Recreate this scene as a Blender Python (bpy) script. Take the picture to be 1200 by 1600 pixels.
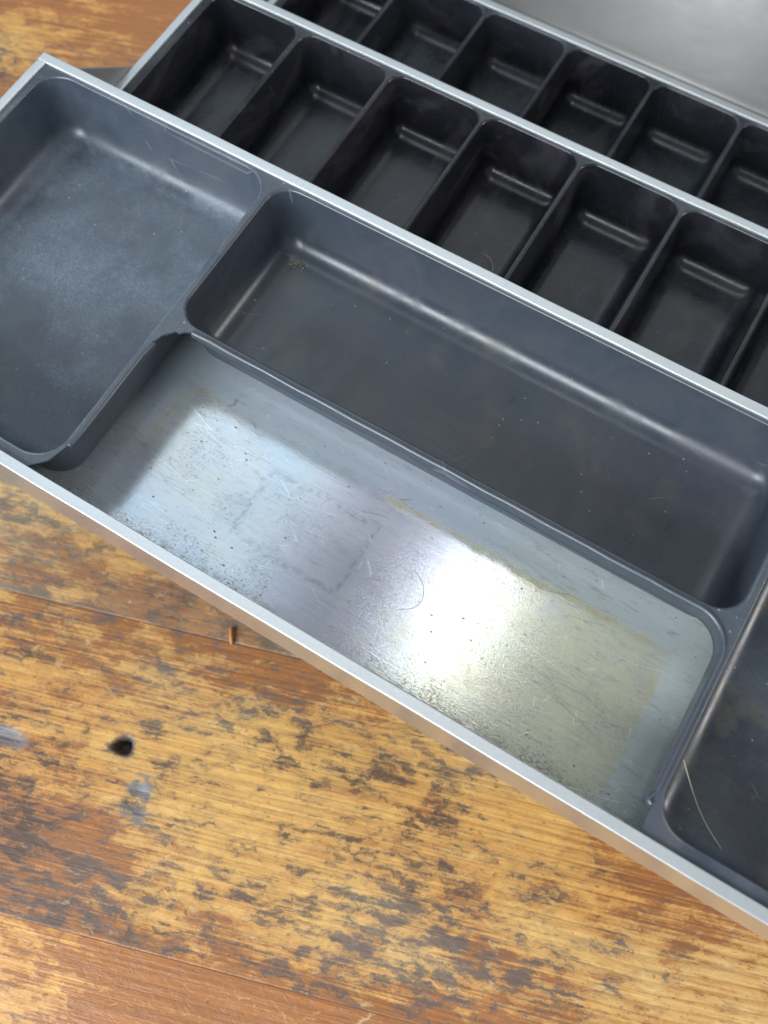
import bpy, bmesh, math, random
from mathutils import Vector, Matrix
random.seed(7)
for o in list(bpy.data.objects): bpy.data.objects.remove(o)
scene = bpy.context.scene
C = scene.collection

# All lengths below are millimetres in a frame whose origin is the front left corner of the
# front tray's rim (x along the tray, y away from the viewer, z up); Z0 lifts it so the bench is z = 0.
S = 0.001
Z0 = 146.0
def V(x, y, z): return Vector((x*S, y*S, (z+Z0)*S))

# ------------------------------------------------------------------ camera
R = [[0.8573687687488779, 0.5146495612628058, -0.007390768974516262],
     [0.4796623296742849, -0.8041253735493011, -0.35115015749054473],
     [-0.1866623793523235, 0.29752010470924206, -0.9362899889608619]]
cam = bpy.data.cameras.new('camera')
cam_o = bpy.data.objects.new('camera', cam); C.objects.link(cam_o)
r0, r1, r2 = Vector(R[0]), -Vector(R[1]), Vector(R[2])*1.0
m = Matrix((r0, r1, -r2)).transposed().to_4x4()
m.translation = V(313.42, -46.77, 328.06)
cam_o.matrix_world = m
cam.sensor_fit = 'VERTICAL'; cam.sensor_height = 36; cam.sensor_width = 27
cam.lens = 1474.71/1600*36
cam.clip_start = 0.01; cam.clip_end = 50
cam.dof.use_dof = True
cam.dof.focus_distance = 0.382
cam.dof.aperture_fstop = 9.5
scene.camera = cam_o
scene.cycles.max_bounces = 6; scene.cycles.diffuse_bounces = 3; scene.cycles.glossy_bounces = 3
scene.render.resolution_x = 768; scene.render.resolution_y = 1024

# ------------------------------------------------------------------ light: soft daylight from roof windows above the bench
world = bpy.data.worlds.new('World'); scene.world = world; world.use_nodes = True
bg = world.node_tree.nodes['Background']
bg.inputs[0].default_value = (0.86, 0.93, 1.0, 1); bg.inputs[1].default_value = 0.27
def area(name, x0, x1, y0, y1, z, radiance, color):
    l = bpy.data.lights.new(name, 'AREA'); l.shape = 'RECTANGLE'
    l.size = (x1-x0)*S; l.size_y = (y1-y0)*S
    l.energy = radiance*math.pi*l.size*l.size_y; l.color = color
    o = bpy.data.objects.new(name, l); C.objects.link(o)
    o.location = V((x0+x1)/2, (y0+y1)/2, z)
    return o
area('roof_window_light', -1650, -300, 190, 1330, 2000, 2.0, (0.76, 0.89, 1.0))
area('roof_strip_light', 70, 215, 345, 770, 2000, 11.0, (1.0, 0.98, 0.94))
area('roof_pane_light', 225, 620, 330, 740, 2000, 0.7, (1.0, 0.97, 0.86))
area('back_roof_light', -1000, 900, 1500, 3000, 2000, 0.85, (0.90, 0.96, 1.0))
win = area('front_window_light', -1000, 1000, -520, 520, 0, 17.5, (0.90, 0.955, 1.0))
win.location = V(-430, -2030, 1120)
win.rotation_euler = (V(260, 80, 0)-win.location).to_track_quat('-Z', 'Z').to_euler()
rwin = area('right_window_light', -300, 300, -350, 350, 0, 16.0, (1.0, 0.97, 0.93))
rwin.location = V(2650, 900, 850)
rwin.rotation_euler = (V(300, 80, 0)-rwin.location).to_track_quat('-Z', 'Z').to_euler()
scene.view_settings.view_transform = 'Standard'; scene.view_settings.look = 'None'
scene.view_settings.gamma = 1.0; scene.view_settings.exposure = 0.0
scene.view_settings.use_curve_mapping = False

# ------------------------------------------------------------------ node helper
class NT:
    def __init__(s, name):
        s.m = bpy.data.materials.new(name); s.m.use_nodes = True
        s.t = s.m.node_tree; s.b = s.t.nodes['Principled BSDF']
    def n(s, typ, ins=None, **at):
        nd = s.t.nodes.new('ShaderNode'+typ)
        for k, v in at.items(): setattr(nd, k, v)
        for k, v in (ins or {}).items(): s.set(nd.inputs[k], v)
        return nd
    def set(s, sock, v):
        if isinstance(v, bpy.types.NodeSocket): s.t.links.new(v, sock)
        elif isinstance(v, bpy.types.Node): s.t.links.new(v.outputs[0], sock)
        else: sock.default_value = v
    def p(s, **kw):
        for k, v in kw.items(): s.set(s.b.inputs[k.replace('_', ' ')], v)
    def math(s, op, a, b=0.0, c=None, clamp=False):
        nd = s.n('Math', operation=op, use_clamp=clamp); s.set(nd.inputs[0], a); s.set(nd.inputs[1], b)
        if c is not None: s.set(nd.inputs[2], c)
        return nd.outputs[0]
    def mul(s, a, b): return s.math('MULTIPLY', a, b)
    def add(s, a, b): return s.math('ADD', a, b)
    def ramp(s, f, a, b, lo=0.0, hi=1.0):
        nd = s.n('MapRange', {0: f, 1: a, 2: b, 3: lo, 4: hi}, interpolation_type='SMOOTHSTEP'); return nd.outputs[0]
    def mix(s, f, a, b):
        nd = s.n('Mix', data_type='RGBA'); s.set(nd.inputs[0], f)
        for i, v in ((6, a), (7, b)):
            if isinstance(v, tuple) and len(v) == 3: v = v+(1,)
            s.set(nd.inputs[i], v)
        return nd.outputs[2]
    def noise(s, vec, scale, detail=4, rough=0.55, lac=2.0, dist=0.0, out=0):
        nd = s.n('TexNoise', {'Vector': vec, 'Scale': scale, 'Detail': detail, 'Roughness': rough, 'Lacunarity': lac, 'Distortion': dist})
        return nd.outputs[out]
    def scale(s, vec, v, rot=0.0, loc=(0, 0, 0)):
        nd = s.n('Mapping', {'Vector': vec, 'Scale': v, 'Rotation': (0, 0, rot), 'Location': loc}); return nd.outputs[0]
    def vadd(s, a, b):
        nd = s.n('VectorMath', operation='ADD'); s.set(nd.inputs[0], a); s.set(nd.inputs[1], b); return nd.outputs[0]
    def vmad(s, a, k, b):
        nd = s.n('VectorMath', operation='MULTIPLY_ADD'); s.set(nd.inputs[0], a); s.set(nd.inputs[1], k); s.set(nd.inputs[2], b); return nd.outputs[0]
    def xyz(s, v): nd = s.n('SeparateXYZ', {0: v}); return nd.outputs
    def comb(s, x, y, z): return s.n('CombineXYZ', {0: x, 1: y, 2: z}).outputs[0]
    def bump(s, h, dist, strength=1.0, normal=None):
        nd = s.n('Bump', {'Height': h, 'Distance': dist, 'Strength': strength})
        if normal is not None: s.set(nd.inputs['Normal'], normal)
        return nd.outputs[0]
    def scratches(s, pos, rot, freq, length, width=0.035, density=0.5, seed=0.0):
        """thin straight hairline scratches: cells of a stretched voronoi, a random few of them kept"""
        v = s.scale(pos, (freq/length, freq, freq), rot, (seed, seed*1.7, 0))
        w = s.noise(v, 0.35, 2, out=1)
        v = s.vmad(w, (0.35, 0.35, 0), v)
        nd = s.n('TexVoronoi', {'Vector': v, 'Scale': 1.0}, feature='DISTANCE_TO_EDGE', voronoi_dimensions='2D')
        keep = s.ramp(s.noise(v, 0.6, 2), 0.66-density*0.2, 0.72-density*0.2)
        return s.mul(s.ramp(nd.outputs[0], width, 0.0), keep)

def worldpos(t): return t.n('NewGeometry').outputs['Position']

# ------------------------------------------------------------------ materials
def mat_wood():
    t = NT('worn_varnished_pine')
    co = t.n('TexCoord').outputs['Object']
    info = t.n('ObjectInfo')
    oc = t.n('SeparateColor', {0: info.outputs['Color']}).outputs      # r: leftover varnish, g: grime, b: raised grain
    seed = t.mul(info.outputs['Random'], 3.0)
    co = t.vadd(co, t.comb(seed, seed, seed))
    w1 = t.noise(co, 9, 2, out=1)
    cw = t.vmad(w1, (0.05, 0.012, 0), co)
    w2 = t.noise(co, 90, 3, 0.7, out=1)
    cf = t.vmad(w2, (0.016, 0.008, 0), cw)
    sub = lambda v, k: t.mul(t.math('SUBTRACT', v, 0.5), k)
    # growth rings, straight along the board, showing in some places and sanded off in others
    ring = t.n('TexWave', {'Vector': t.scale(cw, (0.02, 1, 0)), 'Scale': 62.0, 'Distortion': 1.6, 'Detail': 1, 'Detail Scale': 0.5}, wave_type='BANDS', bands_direction='Y', wave_profile='SAW').outputs['Fac']
    fib = t.noise(t.scale(co, (14, 900, 14)), 1.0, 3, 0.6)
    zone = t.noise(t.scale(cw, (4.5, 8, 1), 0, (3, 1, 0)), 1.0, 2, 0.5, out=1)
    z1, z2, z3 = t.n('SeparateColor', {0: zone}).outputs
    base = t.mix(t.ramp(fib, 0.3, 0.7), (0.76, 0.465, 0.145), (0.63, 0.335, 0.082))
    base = t.mix(t.mul(t.ramp(z2, 0.46, 0.64), 0.60), base, (0.80, 0.57, 0.25))
    rs = t.mul(t.ramp(ring, 0.50, 1.0), t.add(t.ramp(z3, 0.40, 0.62), t.mul(oc[2], 0.4)))
    base = t.mix(t.mul(rs, 0.46), base, (0.36, 0.150, 0.040))
    # leftover varnish: broad zones broken into ragged flakes
    wn = t.noise(t.scale(cf, (38, 82, 1)), 1.0, 7, 0.76)
    wv = t.add(t.add(sub(wn, 1.0), sub(z1, 1.8)), t.add(sub(oc[0], 0.62), sub(fib, 0.34)))
    thin = t.ramp(wv, -0.20, 0.10)
    varn = t.ramp(wv, 0.01, 0.14)
    col = t.mix(t.mul(thin, 0.58), base, (0.55, 0.235, 0.060))
    vc = t.mix(t.ramp(fib, 0.35, 0.65), (0.37, 0.135, 0.044), (0.24, 0.080, 0.030))
    col = t.mix(t.mul(varn, 0.80), col, vc)
    # grime: soft brown smears and small black pits in clusters
    dn = t.noise(t.scale(cf, (80, 200, 1), 0, (9, 4, 0)), 1.0, 6, 0.72)
    dv = t.add(t.add(sub(dn, 1.0), sub(z3, -0.9)), t.add(sub(oc[1], 0.6), sub(wn, 0.35)))
    dv = t.add(dv, sub(fib, 0.18))
    smear = t.ramp(dv, -0.10, 0.18)
    grime = t.ramp(dv, 0.075, 0.21)
    col = t.mix(t.mul(smear, 0.34), col, (0.17, 0.115, 0.085))
    col = t.mix(t.mul(grime, 0.80), col, t.mix(t.ramp(z2, 0.4, 0.6), (0.050, 0.036, 0.032), (0.120, 0.108, 0.105)))
    sp = t.noise(t.scale(co, (300, 560, 1), 0, (2, 2, 0)), 1.0, 3, 0.7)
    col = t.mix(t.mul(t.ramp(sp, 0.60, 0.70), 0.6), col, (0.10, 0.055, 0.03))
    ch = t.noise(t.scale(cf, (120, 200, 1), 0, (5, 2, 0)), 1.0, 4, 0.68)
    col = t.mix(t.mul(t.ramp(ch, 0.60, 0.74), 0.5), col, (0.74, 0.55, 0.27))
    # cross-grain scratches and an old dark crack or two
    sc = t.scratches(cf, 1.35, 34, 5, 0.016, 0.35, 3.0)
    col = t.mix(t.mul(sc, 0.45), col, (0.76, 0.59, 0.33))
    ck = t.scratches(cf, 1.2, 16, 3, 0.010, 0.30, 6.0)
    col = t.mix(t.mul(ck, 0.55), col, (0.13, 0.07, 0.04))
    gw = t.math('SUBTRACT', 1.0, info.outputs['Alpha'])
    col = t.mix(t.mul(gw, t.ramp(t.add(fib, z2), 0.75, 1.25, 0.45, 0.95)), col, t.mix(t.ramp(wn, 0.35, 0.65), (0.60, 0.48, 0.30), (0.30, 0.23, 0.165)))
    # knots and dents (attribute painted where the board is dented)
    kn = t.n('Attribute', attribute_name='knot').outputs['Fac']
    col = t.mix(t.mul(t.ramp(t.add(kn, sub(dn, 2.6)), 0.15, 0.9), t.ramp(kn, 0.0, 0.12)), col, (0.095, 0.075, 0.065))
    gd = t.n('Attribute', attribute_name='greyed').outputs['Fac']
    gm = t.ramp(t.add(gd, t.add(sub(dn, 3.2), sub(fib, 1.6))), 0.25, 1.0)
    col = t.mix(t.mul(gm, t.ramp(gd, 0.0, 0.15)), col, t.mix(t.ramp(fib, 0.3, 0.7), (0.065, 0.060, 0.064), (0.25, 0.235, 0.235)))
    t.p(Base_Color=col)
    t.p(Roughness=t.add(t.math('MULTIPLY_ADD', thin, -0.14, 0.50), t.mul(grime, 0.12)))
    t.p(Specular_IOR_Level=0.5)
    h = t.add(t.mul(ring, t.math('MULTIPLY_ADD', oc[2], 0.9, 0.10)), t.mul(fib, 0.35))
    h = t.add(h, t.add(t.mul(dn, -0.8), t.mul(wn, 0.8)))
    t.p(Normal=t.bump(h, 0.0009, 0.6))
    return t.m

def mat_plastic():
    t = NT('dark_grey_moulded_plastic')
    P = worldpos(t)
    info = t.n('ObjectInfo')
    oc = t.n('SeparateColor', {0: info.outputs['Color']}).outputs       # r: how dusty this pocket is, g: brown dirt, b: window sheen painted into the base colour, front tray most
    nz = t.xyz(t.n('NewGeometry').outputs['Normal'])[2]
    up = t.ramp(nz, 0.25, 0.95)
    n1 = t.noise(P, 24, 4, 0.6, dist=0.4)
    n2 = t.noise(P, 170, 6, 0.72, dist=0.8)
    n3 = t.noise(P, 1100, 2, 0.7)
    mot = t.add(t.mul(n1, 0.72), t.mul(n2, 0.28))
    dust = t.mul(t.ramp(mot, 0.30, 0.72), t.math('MULTIPLY_ADD', up, 0.80, 0.20))
    dust = t.mul(dust, oc[0])
    grain = t.ramp(n3, 0.3, 0.7)
    film = t.ramp(t.noise(t.scale(P, (30, 14, 30), 0.6), 1.0, 4, 0.6, dist=1.2), 0.45, 0.70)
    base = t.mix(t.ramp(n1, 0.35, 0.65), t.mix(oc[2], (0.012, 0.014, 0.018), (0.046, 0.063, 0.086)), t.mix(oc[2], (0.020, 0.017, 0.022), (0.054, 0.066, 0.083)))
    col = t.mix(t.mul(dust, t.math('MULTIPLY_ADD', grain, 0.45, 0.35)), base, (0.165, 0.215, 0.27))
    tan = t.mul(t.ramp(t.noise(P, 52, 4, 0.65), 0.50, 0.70), t.mul(up, oc[1]))
    col = t.mix(t.mul(tan, 0.5), col, (0.155, 0.13, 0.09))
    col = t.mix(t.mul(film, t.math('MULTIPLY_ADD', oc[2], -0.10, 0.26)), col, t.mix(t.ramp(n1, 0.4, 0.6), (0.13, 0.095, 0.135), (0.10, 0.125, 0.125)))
    s = t.math('MAXIMUM', t.scratches(P, 0.5, 130, 7, 0.016, 0.3, 1.0), t.scratches(P, 2.0, 110, 8, 0.016, 0.25, 5.0))
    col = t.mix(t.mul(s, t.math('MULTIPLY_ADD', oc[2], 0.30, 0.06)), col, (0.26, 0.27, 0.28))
    vs = t.n('TexVoronoi', {'Vector': P, 'Scale': 300.0, 'Randomness': 1.0})
    spk = t.mul(t.ramp(vs.outputs['Distance'], 0.16, 0.07), t.ramp(t.xyz(vs.outputs['Color'])[0], 0.88, 0.90))
    col = t.mix(t.mul(spk, t.math('MULTIPLY_ADD', up, 0.65, 0.12)), col, (0.36, 0.36, 0.33))
    t.p(Base_Color=col)
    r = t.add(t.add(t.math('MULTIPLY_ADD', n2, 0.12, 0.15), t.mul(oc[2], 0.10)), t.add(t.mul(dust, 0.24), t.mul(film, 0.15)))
    t.p(Roughness=r); t.p(Specular_IOR_Level=0.62)
    t.p(Normal=t.bump(t.add(t.mul(n3, 0.2), n1), 0.00045, 0.3))
    return t.m

def mat_rim():
    t = NT('brushed_aluminium_edge')
    P = worldpos(t)
    f = t.noise(t.scale(P, (2600, 240, 600)), 1.0, 3, 0.6)
    n = t.noise(P, 60, 5, 0.6)
    col = t.mix(t.add(t.mul(f, 0.6), t.mul(t.noise(t.scale(P, (40, 40, 40)), 1.0, 4, 0.6), 0.4)), (0.60, 0.64, 0.66), (0.78, 0.82, 0.83))
    st = t.ramp(t.noise(P, 130, 5, 0.6), 0.70, 0.74)
    col = t.mix(t.mul(st, 0.5), col, (0.42, 0.30, 0.14))
    t.p(Base_Color=col, Metallic=0.75)
    t.p(Roughness=t.add(t.math('MULTIPLY_ADD', f, 0.12, 0.30), t.mul(n, 0.14)))
    t.p(Normal=t.bump(t.add(f, t.mul(n, 0.5)), 0.00012, 0.25))
    return t.m

def mat_shell():
    t = NT('smooth_sheet_metal')
    P = worldpos(t)
    f = t.noise(t.scale(P, (30, 30, 1500)), 1.0, 3, 0.6)
    n = t.noise(P, 35, 6, 0.6)
    t.p(Base_Color=t.mix(n, (0.54, 0.53, 0.53), (0.66, 0.66, 0.66)), Metallic=0.82)
    sp = t.ramp(t.noise(P, 420, 3, 0.6), 0.72, 0.76)
    t.p(Roughness=t.add(t.math('MULTIPLY_ADD', n, 0.10, 0.17), t.mul(sp, 0.3)))
    t.p(Normal=t.bump(t.add(f, n), 0.00012, 0.12))
    return t.m

def mat_lid():
    t = NT('dull_lid_metal')
    P = worldpos(t)
    n = t.noise(t.scale(P, (7, 7, 16)), 1.0, 5, 0.6)
    n2 = t.noise(P, 90, 6, 0.65)
    col = t.mix(t.ramp(n, 0.35, 0.65), (0.17, 0.17, 0.168), (0.24, 0.232, 0.215))
    t.p(Base_Color=t.mix(t.mul(n2, 0.4), col, (0.20, 0.20, 0.205)), Metallic=0.55)
    t.p(Roughness=t.math('MULTIPLY_ADD', n2, 0.14, 0.42))
    t.p(Normal=t.bump(n, 0.003, 0.15))
    return t.m

def mat_zinc():
    """worn zinc plated tray floor: blue and yellow passivation tints, pitting, grime lines where the insert's pocket stood"""
    t = NT('stained_zinc_plate')
    co = t.n('TexCoord').outputs['Object']                    # metres in the tray frame
    x, y, z = t.xyz(co)
    xm = t.mul(x, 1000.0); ym = t.mul(y, 1000.0)
    n1 = t.noise(co, 16, 4, 0.55)
    n2 = t.noise(co, 70, 6, 0.65)
    n3 = t.noise(co, 1500, 2, 0.75)
    br = t.noise(t.scale(co, (60, 1400, 1), 0.06), 1.0, 5, 0.65)
    col = t.mix(t.ramp(n1, 0.35, 0.65), (0.48, 0.575, 0.66), (0.58, 0.605, 0.59))
    vi = t.ramp(t.noise(co, 11, 3, 0.5, dist=0.5), 0.50, 0.66)
    col = t.mix(t.mul(vi, 0.45), col, (0.52, 0.51, 0.66))
    lil = t.mul(t.ramp(t.math('ABSOLUTE', t.math('SUBTRACT', t.add(xm, t.mul(n1, 60.0)), 270.0)), 42.0, 8.0), 0.50)
    col = t.mix(lil, col, (0.56, 0.53, 0.68))
    yl = t.ramp(t.add(t.mul(xm, 0.0042), t.mul(n2, 0.7)), 1.45, 1.72)
    col = t.mix(t.mul(yl, 0.62), col, (0.62, 0.63, 0.42))
    col = t.mix(t.mul(t.ramp(n2, 0.45, 0.62), 0.22), col, (0.47, 0.50, 0.53))
    col = t.mix(t.mul(t.ramp(br, 0.50, 0.72), 0.40), col, (0.36, 0.40, 0.44))
    # tide lines a little in from the old pocket walls
    def absd(a, c): return t.math('ABSOLUTE', t.math('SUBTRACT', a, c))
    wob = t.mul(t.math('SUBTRACT', n2, 0.5), 7.0)
    ux = t.add(xm, wob); uy = t.add(ym, wob)
    def seg(d, w0, w1, lo, hi, along):
        return t.mul(t.ramp(d, w1, w0), t.mul(t.ramp(along, lo, lo+8), t.ramp(along, hi, hi-8)))
    back = t.mul(seg(absd(uy, 75.0), 0.2, 2.8, 236, 360, ux), 1.0)
    back2 = t.mul(seg(absd(uy, 75.5), 0.2, 2.4, 136, 158, ux), 0.9)
    left = t.mul(seg(absd(ux, 138.5), 0.3, 2.0, 44, 78, uy), 0.8)
    right = t.mul(seg(absd(ux, 365.5), 0.4, 2.6, 14, 70, uy), 0.7)
    tide = t.math('MAXIMUM', t.math('MAXIMUM', back, left), t.math('MAXIMUM', right, back2))
    tide = t.mul(tide, t.ramp(t.noise(co, 150, 6, 0.75), 0.30, 0.58))
    # bluish margin outside the tide lines, colour lightened to offset dark wall reflections
    marg = t.math('MAXIMUM', t.math('MAXIMUM', t.ramp(uy, 71.0, 79.0), t.ramp(ux, 361.0, 370.0)), t.ramp(ux, 149.0, 135.0))
    col = t.mix(t.mul(marg, 0.55), col, (0.52, 0.62, 0.70))
    col = t.mix(t.mul(tide, 0.62), col, (0.52, 0.46, 0.22))
    # residue outline of a rectangular label
    def box_edge(cx, cy, hx, hy, w):
        dx = t.math('SUBTRACT', absd(ux, cx), hx); dy = t.math('SUBTRACT', absd(uy, cy), hy)
        return t.ramp(t.math('ABSOLUTE', t.math('MAXIMUM', dx, dy)), w, 0.1)
    lab = t.mul(box_edge(217, 45, 25, 16, 2.2), t.ramp(t.noise(co, 260, 6, 0.8), 0.42, 0.62))
    col = t.mix(t.mul(lab, 0.5), col, (0.22, 0.23, 0.23))
    # pitting specks, denser towards the front edge grime
    dens = t.math('MULTIPLY_ADD', t.ramp(ym, 24.0, 7.0), t.math('MULTIPLY_ADD', n1, 0.30, -0.04), t.mul(t.ramp(n2, 0.40, 0.62), 0.085))
    pn = t.noise(t.scale(co, (700, 1700, 1), 0.25), 1.0, 4, 0.80)
    pit = t.ramp(t.add(pn, t.mul(dens, 0.55)), 0.60, 0.70)
    vs = t.n('TexVoronoi', {'Vector': t.scale(co, (300, 520, 1), 0.08), 'Scale': 1.0})
    dot = t.mul(t.ramp(vs.outputs['Distance'], 0.24, 0.12), t.ramp(t.xyz(vs.outputs['Color'])[1], 0.87, 0.90))
    pit = t.math('MAXIMUM', pit, dot)
    col = t.mix(t.mul(pit, 0.70), col, (0.105, 0.095, 0.07))
    gr = t.mul(t.ramp(t.add(t.mul(n2, 12.0), ym), 20.0, 12.5), t.ramp(t.noise(co, 260, 7, 0.72), 0.40, 0.60))
    col = t.mix(t.mul(gr, 0.60), col, (0.20, 0.18, 0.11))
    wear = t.mul(t.ramp(t.noise(t.scale(co, (90, 420, 1), 0.12), 1.0, 6, 0.78), 0.52, 0.66), t.ramp(n1, 0.40, 0.62, 0.25, 1.0))
    col = t.mix(t.mul(wear, 0.42), col, (0.24, 0.25, 0.25))
    s = t.math('MAXIMUM', t.scratches(co, 0.45, 140, 8, 0.016, 0.5, 1.0), t.scratches(co, 1.7, 120, 10, 0.016, 0.4, 4.0))
    s = t.math('MAXIMUM', s, t.scratches(co, 2.6, 190, 7, 0.016, 0.5, 7.0))
    s = t.math('MAXIMUM', s, t.scratches(co, 0.1, 330, 9, 0.02, 0.7, 11.0))
    col = t.mix(t.mul(s, 0.6), col, (0.86, 0.88, 0.88))
    ds = t.scratches(co, -0.12, 170, 12, 0.018, 0.6, 9.0)
    col = t.mix(t.mul(ds, 0.6), col, (0.24, 0.26, 0.28))
    t.p(Base_Color=col)
    t.p(Metallic=t.math('SUBTRACT', t.math('MULTIPLY_ADD', marg, -0.22, 0.42), t.mul(t.math('MAXIMUM', pit, t.mul(gr, 0.4)), 0.75)))
    r = t.add(t.math('MULTIPLY_ADD', n2, 0.13, 0.065), t.mul(t.math('MAXIMUM', tide, t.mul(gr, 0.6)), 0.25))
    t.p(Roughness=t.add(t.add(r, t.mul(marg, 0.12)), t.mul(pit, 0.3)))
    h = t.add(t.add(t.mul(n3, 0.35), t.mul(br, 0.4)), t.mul(n2, 0.03))
    t.p(Normal=t.bump(h, 0.00018, 0.35))
    return t.m

def mat_plain(name, col, rough, metallic=0.0):
    t = NT(name)
    n = t.noise(worldpos(t), 300, 4, 0.6)
    t.p(Base_Color=t.mix(n, tuple(c*0.8 for c in col), tuple(min(1, c*1.15) for c in col)), Metallic=metallic, Roughness=t.math('MULTIPLY_ADD', n, 0.2, rough-0.1))
    return t.m

M_WOOD = mat_wood(); M_PLASTIC = mat_plastic(); M_RIM = mat_rim(); M_SHELL = mat_shell()
M_LID = mat_lid(); M_ZINC = mat_zinc()
M_ARM = mat_plain('grey_hinge_steel', (0.36, 0.37, 0.38), 0.4, 0.3)
M_HAIR_PALE = mat_plain('pale_fibre', (0.80, 0.74, 0.56), 0.45)
M_HAIR_DARK = mat_plain('dark_hair', (0.05, 0.04, 0.03), 0.4)
M_CRUMB = mat_plain('tan_crumbs', (0.40, 0.30, 0.15), 0.8)
M_SPLINTER = mat_plain('orange_wood_sliver', (0.50, 0.24, 0.07), 0.6)

# ------------------------------------------------------------------ mesh helpers
def _col(o):
    o.color = (0.35, 0.2, 0.0, 1)
def mesh(name, verts, faces, mat, parent=None, smooth=False, origin=(0, 0, 0), raw=False):
    """verts in millimetres relative to origin (also millimetres, in the tray frame unless parented)"""
    me = bpy.data.meshes.new(name)
    me.from_pydata([(v[0]*S, v[1]*S, v[2]*S) for v in verts], [], faces)
    me.materials.append(mat)
    if smooth: me.polygons.foreach_set('use_smooth', [True]*len(me.polygons))
    me.update()
    o = bpy.data.objects.new(name, me); C.objects.link(o)
    o.parent = parent; _col(o)
    o.location = Vector(origin)*S
    return o
def box_bm(bm, x0, x1, y0, y1, z0, z1):
    vs = [bm.verts.new((x, y, z)) for z in (z0, z1) for (x, y) in ((x0, y0), (x1, y0), (x1, y1), (x0, y1))]
    for f in ((3, 2, 1, 0), (4, 5, 6, 7), (0, 1, 5, 4), (1, 2, 6, 5), (2, 3, 7, 6), (3, 0, 4, 7)):
        bm.faces.new([vs[i] for i in f])
def boxes(name, lst, mat, parent=None, bevel=0.0, origin=(0, 0, 0), seg=2):
    bm = bmesh.new()
    for b in lst: box_bm(bm, *b)
    if bevel:
        bmesh.ops.bevel(bm, geom=list(bm.edges), offset=bevel, segments=seg, profile=0.5, affect='EDGES')
    bmesh.ops.scale(bm, vec=(S, S, S), verts=bm.verts)
    me = bpy.data.meshes.new(name); bm.to_mesh(me); bm.free(); me.materials.append(mat)
    o = bpy.data.objects.new(name, me); C.objects.link(o); o.parent = parent
    o.location = Vector(origin)*S
    return o
def solidify(o, th):
    md = o.modifiers.new('thickness', 'SOLIDIFY'); md.thickness = th*S; md.offset = -1.0; md.use_even_offset = False
def ring(x0, x1, y0, y1, r, n=9):
    """rounded rectangle outline, counter-clockwise from above"""
    pts = []
    for cx, cy, a0 in ((x1-r, y1-r, 0), (x0+r, y1-r, 90), (x0+r, y0+r, 180), (x1-r, y0+r, 270)):
        for i in range(n):
            a = math.radians(a0+90*i/(n-1)); pts.append((cx+r*math.cos(a), cy+r*math.sin(a)))
    return pts
def pocket_mesh(name, x0, x1, y0, y1, rc, zt, zb, draft, rf, rl):
    prof = []
    for i in range(5):
        a = math.radians(90*i/4); prof.append((rl*math.sin(a), zt-rl+rl*math.cos(a)))
    za = zt-rl; zc = zb+rf
    for i in range(1, 5):
        k = i/4; prof.append((rl+draft*k, za+(zc-za)*k))
    for i in range(1, 8):
        a = math.radians(90*i/7); prof.append((rl+draft+rf*(1-math.cos(a)), zc-rf*math.sin(a)))
    vs, fs = [], []
    n = 36
    for ins, z in prof:
        r = max(rc-ins*0.62, 3.2)
        for (x, y) in ring(x0+ins, x1-ins, y0+ins, y1-ins, r): vs.append((x, y, z))
    for k in range(len(prof)-1):
        for i in range(n):
            a, b = k*n+i, k*n+(i+1) % n
            fs.append((a, b, b+n, a+n))
    b = (len(prof)-1)*n
    fs.append(tuple(b+i for i in range(n)))
    return vs, fs
def deck(name, outer, holes, z, mat, parent, origin):
    bm = bmesh.new(); es = []
    for loop in [outer]+holes:
        vv = [bm.verts.new((x*S, y*S, z*S)) for x, y in loop]
        for i in range(len(vv)): es.append(bm.edges.new((vv[i], vv[(i+1) % len(vv)])))
    bmesh.ops.triangle_fill(bm, edges=es, use_beauty=True, use_dissolve=False)
    for f in bm.faces:
        if f.normal.z < 0: f.normal_flip()
    me = bpy.data.meshes.new(name); bm.to_mesh(me); bm.free(); me.materials.append(mat)
    o = bpy.data.objects.new(name, me); C.objects.link(o); o.parent = parent; o.location = Vector(origin)*S; _col(o)
    return o
def tag(o, label, cat, group=None):
    o['label'] = label; o['category'] = cat
    if group: o['group'] = group
    return o
def tube(name, pts, rad, mat, sides=6, taper=True):
    vs, fs = [], []
    for i, p in enumerate(pts):
        p = Vector(p); a = Vector(pts[max(i-1, 0)]); b = Vector(pts[min(i+1, len(pts)-1)])
        d = (b-a).normalized(); u = d.cross(Vector((0.1, 0.2, 1))).normalized(); w = d.cross(u)
        r = rad*(1-0.6*abs(2*i/(len(pts)-1)-1)**4) if taper else rad
        for k in range(sides):
            t = 2*math.pi*k/sides; q = p+u*math.cos(t)*r+w*math.sin(t)*r; vs.append(tuple(q))
    for i in range(len(pts)-1):
        for k in range(sides):
            a, b = i*sides+k, i*sides+(k+1) % sides; fs.append((a, b, b+sides, a+sides))
    fs.append(tuple(range(sides))[::-1]); fs.append(tuple((len(pts)-1)*sides+k for k in range(sides)))
    return vs, fs
def curve_pts(ctrl, n=24):
    out = []
    c = [Vector(p) for p in ctrl]; c = [2*c[0]-c[1]]+c+[2*c[-1]-c[-2]]
    for i in range(1, len(c)-2):
        for k in range(n):
            t = k/n; p0, p1, p2, p3 = c[i-1:i+3]
            out.append(0.5*((2*p1)+(p2-p0)*t+(2*p0-5*p1+4*p2-p3)*t*t+(3*p1-p0-3*p2+p3)*t**3))
    out.append(c[-2]); return out

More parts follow.
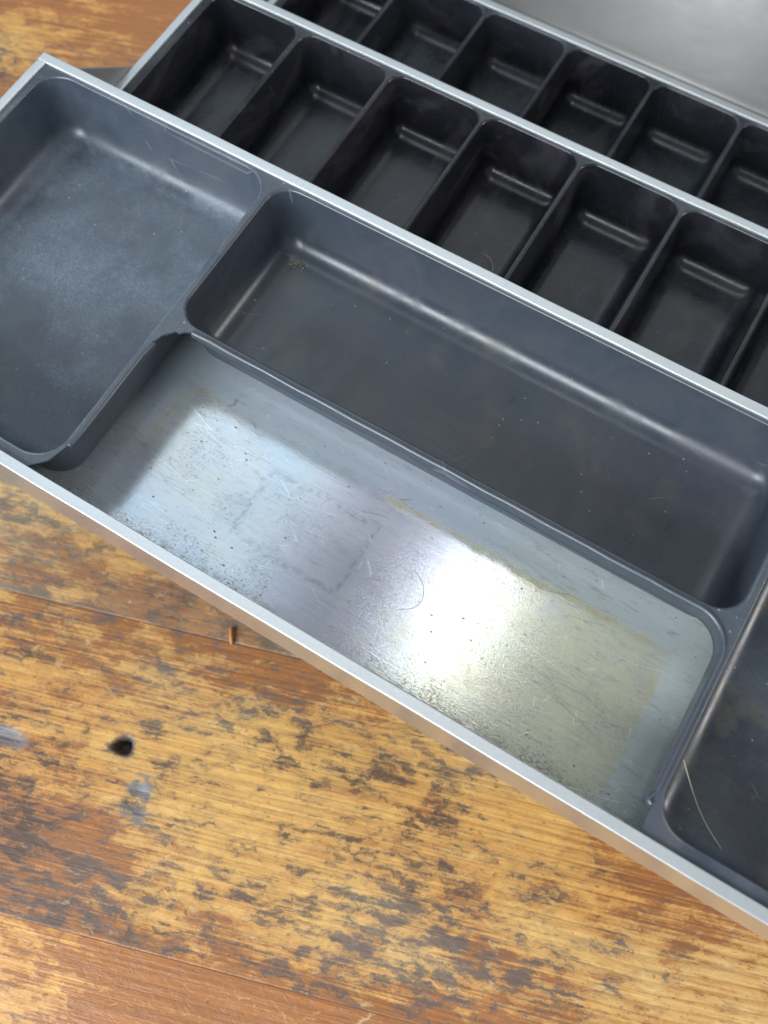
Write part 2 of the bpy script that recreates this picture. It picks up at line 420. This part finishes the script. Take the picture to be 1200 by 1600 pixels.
# ------------------------------------------------------------------ bench top: boards
bench = bpy.data.objects.new('bench_top', None); C.objects.link(bench)
bench['kind'] = 'structure'
ANG = math.radians(17.8); CA, SA = math.cos(ANG), math.sin(ANG)
bench.rotation_euler = (0, 0, ANG)
def uv(x, y): return (CA*x+SA*y, -SA*x+CA*y)
def vnoise(a, b, seed):
    return (math.sin(a*0.031+seed)+math.sin(b*0.11+seed*2.3+0.02*a)+math.sin(a*0.013-b*0.07+seed*1.1))/3
def board(v0, v1, color, du, dv, dents=()):
    u0, u1 = -420.0, 760.0
    mid = (v0+v1)/2
    nu = int((u1-u0)/du); nv = max(4, int((v1-v0-0.8)/dv))
    half = (v1-v0)/2-0.01
    verts, faces, knot, grey = [], [], [], []
    rows = [-half, -half+0.15, -half+0.6]+[-half+1.4+(2*half-2.8)*j/nv for j in range(nv+1)]+[half-0.6, half-0.15, half]
    drop = {0: -0.22, 1: -0.10, 2: -0.03}
    nr = len(rows)
    for i in range(nu+1):
        u = u0+(u1-u0)*i/nu
        for j, v in enumerate(rows):
            e = min(j, nr-1-j)
            z = drop.get(e, 0.0)
            if e < 3: v = v+0.0*(1 if v > 0 else -1)-0.0
            z += 0.10*vnoise(u, v, v0)
            kk = gg = 0.0
            for (cu, cv, ru, rv, dep, steep, kind) in dents:
                q = math.hypot((u-cu)/ru, (v+mid-cv)/rv)*(1+0.10*math.sin(3*math.atan2(v+mid-cv, u-cu)+1))
                if q < 2.6:
                    z -= dep/(1+math.exp((q-0.75)*steep))
                    s = 1/(1+math.exp((q-1.3)*6))
                    if kind == 'knot': kk = max(kk, s)
                    else: gg = max(gg, s)
            verts.append((u, v, z)); knot.append(kk); grey.append(gg)
    for i in range(nu):
        for j in range(nr-1):
            a = i*nr+j; faces.append((a, a+nr, a+nr+1, a+1))
    # sides and underside so that the board is solid
    n0 = len(verts)
    for i in (0, nu):
        for j in (0, nr-1):
            verts.append((verts[i*nr+j][0], verts[i*nr+j][1], -30.0)); knot.append(0); grey.append(0)
    A, B, D, E_ = n0, n0+1, n0+2, n0+3
    faces.append(tuple([A]+[i*nr for i in range(nu, -1, -1)][::-1]+[D])[::-1])
    faces.append(tuple([B]+[i*nr+nr-1 for i in range(nu+1)]+[E_]))
    faces.append((A, D, E_, B)[::-1])
    o = mesh('plank', verts, faces, M_WOOD, bench, True, (0, mid, 0))
    o.color = color if len(color) == 4 else (*color, 1)
    at = o.data.attributes.new('knot', 'FLOAT', 'POINT'); at.data.foreach_set('value', knot)
    at = o.data.attributes.new('greyed', 'FLOAT', 'POINT'); at.data.foreach_set('value', grey)
    return o
d1 = uv(171.8, -67.0); d2 = uv(191.5, -85.0); d3 = uv(120.5, -92.5)
board(-497, -350, (0.6, 0.4, 0.5), 6, 6)
board(-349.5, -202.0, (0.98, 0.34, 1.0), 3, 3)
board(-202.0, -54.7, (0.70, 0.59, 0.25), 1.3, 1.3, [(d1[0], d1[1], 5.2, 4.3, 9.0, 14, 'knot'), (d2[0]+1, d2[1], 5.5, 9.0, 1.3, 6, 'grey'), (d3[0], d3[1], 8.5, 4.2, 1.2, 6, 'grey')])
board(-54.7, 92, (0.52, 0.66, 0.35, 0.70), 3, 3)
board(92.4, 239, (0.72, 0.50, 0.4), 6, 6)
board(239.4, 386, (0.80, 0.55, 0.4), 6, 6)
board(386.4, 533, (0.70, 0.45, 0.4), 6, 6)

# ------------------------------------------------------------------ the toolbox
toolbox = bpy.data.objects.new('toolbox', None); C.objects.link(toolbox)
toolbox.location = V(0, 0, 0)
tag(toolbox, 'open metal cantilever toolbox with three stepped trays standing on the worn wooden bench', 'toolbox')
LX, W, RW = 508.0, 170.0, 4.27

def rim_strip(parent, axis, a0, a1, w0, w1, z0, z1, seed):
    """hemmed strip swept along one side: rounded edges, never quite straight, a few nicks"""
    rnd = random.Random(int(seed)); n = int((a1-a0)/5)+1; b = 0.34
    prof = [(w0, z0), (w0, z1-b), (w0+b*0.3, z1-b*0.3), (w0+b, z1), (w0+b+0.22, z1+0.004), ((w0+w1)/2, z1+0.006), (w1-b-0.22, z1+0.004), (w1-b, z1), (w1-b*0.3, z1-b*0.3), (w1, z1-b), (w1, z0)]
    k = len(prof); vs, fs = [], []
    ph = [rnd.uniform(0, 6.28) for _ in range(6)]
    for i in range(n+1):
        a = a0+(a1-a0)*i/n
        dw = 0.16*math.sin(a*0.021+ph[0])+0.06*math.sin(a*0.093+ph[1]); dz = 0.05*math.sin(a*0.035+ph[2])
        if i in (0, n): dw = dz = 0.0
        for j, (w, z) in enumerate(prof):
            up = 1.0 if z > z1-b-0.01 else 0.0
            ww = w+dw+0.025*rnd.uniform(-1, 1)*up; zz = z+(dz+(0.012*rnd.uniform(-1, 1) if z < z1 else 0.0))*up
            vs.append((a, ww, zz) if axis == 'x' else (ww, a, zz))
    for i in range(n):
        for j in range(k):
            p, q = i*k+j, i*k+(j+1) % k
            fs.append((p, q, q+k, p+k) if axis == 'y' else (p, p+k, q+k, q))
    fs.append(tuple(range(k))); fs.append(tuple(n*k+j for j in range(k))[::-1])
    o = mesh('rim', vs, fs, M_RIM, parent, True)
    bm = bmesh.new(); bm.from_mesh(o.data); bmesh.ops.recalc_face_normals(bm, faces=bm.faces)
    for e in bm.edges:
        if len(e.link_faces) == 2 and e.calc_face_angle(0) > 1.0: e.smooth = False
    bm.to_mesh(o.data); bm.free()
    return o
def tray(y0, zt, zinc=False, label=None):
    """sheet metal pan (floor and four walls) with a flat rim strip on each side"""
    w = 1.0; h = 36.0
    t = boxes('tray', [(0, LX, 0, w, -h, -1.1), (0, LX, W-w, W, -h, -1.1), (0, w, w, W-w, -h, -1.1), (LX-w, LX, w, W-w, -h, -1.1)],
              M_SHELL, toolbox, 0.0, (0, y0, zt))
    boxes('tray_floor', [(w, LX-w, w, W-w, -h, -35.0)], M_ZINC, t)
    # rim strips: flat hems, the long ones running past the short ones
    rim_strip(t, 'x', -0.3, LX+0.3, -0.3, RW, -1.1, 0.0, y0+1)
    rim_strip(t, 'x', -0.3, LX+0.3, W-RW, W+0.3, -1.1, 0.05, y0+2)
    rim_strip(t, 'y', RW+0.15, W-RW-0.15, -0.3, RW-0.4, -1.1, -0.02, y0+3)
    rim_strip(t, 'y', RW+0.15, W-RW-0.15, LX-RW+0.4, LX+0.3, -1.1, -0.02, y0+4)
    if label: t['label'] = label
    return t
tray(0, 0, True, 'front tray with bare stained metal floor showing')
tray(119.8, -47.85, False, 'middle tray of narrow pockets')
tray(232.6, -95.7, False, 'rear tray of narrow pockets')

ZD = -1.1
def outline(): return [(RW-0.6, RW-0.6), (LX-RW+0.6, RW-0.6), (LX-RW+0.6, W-RW+0.6), (RW-0.6, W-RW+0.6)]
# --- pocketed inserts of the middle and rear trays (one row of nine pockets each)
PITCH, D1 = 54.956, 61.85
shared = None
for y0, zt in ((119.8, -47.85), (232.6, -95.7)):
    holes = []; rects = []
    for k in range(9):
        xa = D1+(k-1)*PITCH+0.45; xb = D1+k*PITCH-0.45
        if k == 0: xa = 6.9
        if k == 8: xb = LX-6.2
        rects.append((xa, xb)); holes.append(ring(xa, xb, 8.0, 165.3, 8.5))
    ins = deck('insert', outline(), holes, ZD, M_PLASTIC, toolbox, (0, y0, zt)); solidify(ins, 1.0)
    for q_, (xa, xb) in enumerate(rects):
        if shared is None:
            vs, fs = pocket_mesh('pocket', 0, xb-xa, 8.0, 165.3, 8.5, ZD, -33.5, 2.8, 8.5, 1.25)
            p = mesh('pocket', vs, fs, M_PLASTIC, ins, True, (xa, 0, 0)); solidify(p, 0.9)
            shared = (p, xb-xa)
        elif abs((xb-xa)-shared[1]) < 0.6:
            p = shared[0].copy(); C.objects.link(p); p.parent = ins; p.location = (xa*S, 0, 0)
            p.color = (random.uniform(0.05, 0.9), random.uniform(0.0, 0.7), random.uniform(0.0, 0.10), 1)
        else:
            vs, fs = pocket_mesh('pocket', 0, xb-xa, 8.0, 165.3, 8.5, ZD, -33.5, 2.8, 8.5, 1.25)
            p = mesh('pocket', vs, fs, M_PLASTIC, ins, True, (xa, 0, 0)); solidify(p, 0.9)

# --- the front tray's insert: three pockets left, the fourth has had its floor cut away
RL = 1.2
PK = [(5.6, 128.7, 8.0, 165.3, 14.0), (130.5, 377.4, 86.3, 165.3, 11.5), (379.2, LX-5.6, 8.6, 165.3, 13.0)]
cut = []          # outline of the cut-away pocket from the front left end round the back to the front right end
cut += [(121.5, 4.4), (127.0, 10.5), (129.6, 19.0), (130.0, 24.0), (130.1, 40.0), (130.1, 56.0), (130.1, 66.0), (130.7, 72.0), (132.4, 77.6), (135.0, 80.4), (136.0, 81.6), (137.4, 81.2), (139.2, 83.2), (142.5, 84.8)]
n = 26
for i in range(1, n): cut.append((142.5+(361-142.5)*i/n, 85.0+0.14*math.sin(i*1.9)+(0.12 if i > 11 else 0)))
for i in range(11):
    a = math.radians(90-90*i/10); cut.append((364.0+14.2*math.cos(a), 71.0+14.2*math.sin(a)))
for y in (60, 48, 36, 26, 19.0): cut.append((378.2, y))
cut += [(376.8, 15.5), (378.2, 14.8), (378.5, 4.4)]
G = RW-0.6
outer = [(G, G), (120.6, G)]+cut+[(378.6, G), (LX-G, G), (LX-G, W-G), (G, W-G)]
ins = deck('insert', outer, [ring(*pk) for pk in PK], ZD, M_PLASTIC, toolbox, (0, 0, 0)); solidify(ins, 1.1)
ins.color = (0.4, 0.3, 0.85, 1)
ins['label'] = 'dark plastic insert with one pocket floor cut away'
for pk in PK:
    vs, fs = pocket_mesh('pocket', *pk, ZD, -33.6, 2.6, 10.0, RL)
    p = mesh('pocket', vs, fs, M_PLASTIC, ins, True); solidify(p, 1.0)
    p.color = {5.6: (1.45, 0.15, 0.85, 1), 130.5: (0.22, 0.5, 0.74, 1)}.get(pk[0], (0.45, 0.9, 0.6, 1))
# trimmed remains of the fourth pocket's walls
random.seed(3)
def trim_depth(x, y):
    if x < 130.6: return 0.7+1.3*max(0, min(1, (y-18)/8))*max(0, min(1, (70-y)/4))
    if x < 146: return 1.3
    if x < 244: return 2.6+1.0*math.sin((x-146)/30.0)
    if y > 76: return 3.2+3.2*min(1, max(0, (x-246)/90))
    return 6.4-3.4*max(0, min(1, (50-y)/36))
vs, fs = [], []
sub = []
pathc = cut[2:-1]
for i in range(len(pathc)-1):
    for k in range(4):
        t = k/4; sub.append((pathc[i][0]*(1-t)+pathc[i+1][0]*t, pathc[i][1]*(1-t)+pathc[i+1][1]*t))
sub.append(pathc[-1])
NP = 8
for i, (x, y) in enumerate(sub):
    a = sub[max(i-1, 0)]; b = sub[min(i+1, len(sub)-1)]
    dx, dy = b[0]-a[0], b[1]-a[1]; L = math.hypot(dx, dy) or 1
    nx, ny = dy/L, -dx/L                          # towards the open pocket
    rl = 0.7; dep = trim_depth(x, y)+0.12*random.random()
    for j in range(5):
        q = math.radians(90*j/4); vs.append((x+nx*rl*math.sin(q), y+ny*rl*math.sin(q), ZD-rl+rl*math.cos(q)))
    for j in range(1, 4):
        k = j/3; vs.append((x+nx*(rl+0.35*k*dep/4), y+ny*(rl+0.35*k*dep/4), ZD-rl-dep*k))
for i in range(len(sub)-1):
    if 131.0 < sub[i][0] < 141.5 and sub[i][1] > 72: continue      # chipped right off at the corner
    for j in range(NP-1):
        a = i*NP+j; fs.append((a, a+NP, a+NP+1, a+1))
tp = mesh('trimmed_wall', vs, fs, M_PLASTIC, ins, True); solidify(tp, 0.8)
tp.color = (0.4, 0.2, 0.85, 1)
tp['label'] = 'ragged cut edge left round the open pocket'

# --- box body under the rear tray, lid standing open behind it
body = boxes('box_body', [(-2.6, LX+2.6, 230.0, 231.2, -142, -98), (-2.6, LX+2.6, 405.0, 406.2, -142, -98.5), (-2.6, -1.4, 231.2, 405.0, -142, -98),
                          (LX+1.4, LX+2.6, 231.2, 405.0, -142, -98), (-2.6, LX+2.6, 230.0, 406.2, -143.2, -142.0)], M_SHELL, toolbox)
for x in (12, LX-40):
    for y in (240, 380): boxes('foot', [(x, x+28, y, y+18, -146.0, -143.2)], M_PLASTIC, body, 0.8)
# lid: bent sheet, a rolled lower edge then the flat panel leaning back, side flanges folded forward
prof = [(403.1, -97.0), (404.2, -96.9), (405.2, -96.2), (405.9, -95.0), (406.6, -93.2), (407.4, -91.4)]
lean = math.radians(24)
for i in range(1, 10): prof.append((407.4+math.sin(lean)*26*i, -91.4+math.cos(lean)*26*i))
vs, fs = [], []
for x in (-2.6, LX/2, LX+2.6):
    for (y, z) in prof: vs.append((x, y, z))
k = len(prof)
for c in range(2):
    for i in range(k-1):
        a = c*k+i; fs.append((a, a+k, a+k+1, a+1))
lid = mesh('lid', vs, fs, M_LID, toolbox, True); 
md = lid.modifiers.new('thickness', 'SOLIDIFY'); md.thickness = 1.0*S; md.offset = -1
for x0 in (-3.8, LX+2.8):
    fl = mesh('side_flange', [(x, y+dy, z) for x in (x0, x0+1.0) for dy in (0, -14) for (y, z) in (prof[5], prof[-1])],
              [(0, 1, 3, 2), (4, 6, 7, 5), (0, 4, 5, 1), (2, 3, 7, 6), (0, 2, 6, 4), (1, 5, 7, 3)], M_LID, lid)

# --- hinge arms between the trays, one pair at each end
def arm(x, ya, za, yb, zb, wd, th=1.3):
    a = Vector((0, ya, za)); b = Vector((0, yb, zb)); d = (b-a).normalized(); nn = Vector((0, -d.z, d.y))
    if nn.z < 0: nn = -nn
    prof = []
    for i in range(9):
        q = math.radians(-90+180*i/8); p = b+d*math.cos(q)*wd/2*1.0+nn*math.sin(q)*wd/2; prof.append(p)
    for i in range(9):
        q = math.radians(90+180*i/8); p = a+d*math.cos(q)*wd/2+nn*math.sin(q)*wd/2; prof.append(p)
    k = len(prof)
    vs = [(x, p.y, p.z) for p in prof]+[(x+th, p.y, p.z) for p in prof]
    fs = [tuple(range(k))[::-1], tuple(range(k, 2*k))]+[(i, (i+1) % k, (i+1) % k+k, i+k) for i in range(k)]
    o = mesh('hinge_arm', vs, fs, M_ARM, toolbox)
    for p in (a, b):
        t = []
        vsr, fsr = [], []
        for s_, xx in ((3.0, x-1.2), (3.0, x-0.6), (2.4, x+th+0.5)):
            for i in range(12):
                q = 2*math.pi*i/12; vsr.append((xx, p.y+s_*math.cos(q), p.z+s_*math.sin(q)))
        for r_ in range(2):
            for i in range(12): fsr.append((r_*12+i, r_*12+(i+1) % 12, r_*12+12+(i+1) % 12, r_*12+12+i))
        fsr += [tuple(range(12))[::-1], tuple(range(24, 36))]
        mesh('rivet', vsr, fsr, M_RIM, o)
for x in (-1.9, LX+0.6):
    arm(x, 160.0, -16.0, 236.0, -76.8, 21.0)
    arm(x-0.0 if x > 0 else x-1.6, 262.0, -62.0, 352.0, -112.0, 16.0)

# ------------------------------------------------------------------ loose bits
def strand(name, ctrl, rad, mat, label, cat='hair', n=14):
    vs, fs = tube(name, curve_pts(ctrl, n), rad, mat)
    o = mesh(name, vs, fs, mat, None, True); o.location = V(0, 0, 0)
    return tag(o, label, cat)
strand('pale_fibre', [(381.2, 33.2, -2.2), (386.5, 30.6, -9.5), (392.0, 28.0, -17.0), (398.0, 25.4, -24.5), (405.1, 22.6, -31.0), (414.0, 18.2, -33.3)], 0.17, M_HAIR_PALE,
       'long pale curved fibre leaning into the right-hand plastic pocket', 'fibre')
strand('hair', [(201.4, 231.3, -81.2), (205.0, 230.4, -80.0), (209.1, 228.2, -79.4), (211.9, 224.4, -80.4), (210.5, 220.0, -81.2)], 0.12, M_HAIR_PALE,
       'fine curly light hair in the narrow pocket behind the long dark pocket')
strand('hair', [(264.0, 53.6, -34.85), (268.5, 51.5, -34.8), (271.5, 48.6, -34.8), (273.2, 43.6, -34.8), (271.7, 39.6, -34.8), (267.0, 36.2, -34.85)], 0.07, M_HAIR_DARK,
       'thin dark curved hair on the bare metal tray floor')
strand('wood_sliver', [(189.6, 2.0, -145.0), (187.0, 5.6, -144.2), (184.6, 9.4, -145.0)], 1.1, M_SPLINTER,
       'short orange wood sliver on the bench below the front tray edge', 'sliver')

def crumbs(name, spots, label, zf, cat='crumbs', seed=1, mat=None):
    rnd = random.Random(seed); vs, fs = [], []
    for (cx, cy, sx, sy, count, smin, smax) in spots:
        for _ in range(count):
            x = rnd.gauss(cx, sx); y = rnd.gauss(cy, sy); r = smin+(smax-smin)*rnd.random()**3
            z = zf+r*0.4; b = len(vs)
            for dx, dy, dz in ((1, 0, 0), (-1, 0, 0), (0, 1, 0), (0, -1, 0), (0, 0, 1), (0, 0, -1)):
                k = r*(0.6+0.7*rnd.random()); vs.append((x+dx*k+rnd.uniform(-.2, .2)*r, y+dy*k, z+dz*k*0.7))
            for f in ((0, 2, 4), (2, 1, 4), (1, 3, 4), (3, 0, 4), (2, 0, 5), (1, 2, 5), (3, 1, 5), (0, 3, 5)): fs.append(tuple(b+i for i in f))
    o = mesh(name, vs, fs, mat or M_CRUMB, None); o.location = V(0, 0, 0)
    tag(o, label, cat); o['kind'] = 'stuff'
    return o
crumbs('crumbs', [(144, 151, 2.8, 1.5, 90, 0.12, 0.6), (24, 150, 4, 3, 26, 0.1, 0.35), (250, 130, 70, 20, 40, 0.06, 0.28), (60, 90, 35, 40, 30, 0.06, 0.28),
       (430, 60, 35, 40, 40, 0.06, 0.25)], 'scattered tan grit and dust on the floors of the front plastic pockets', -33.6)
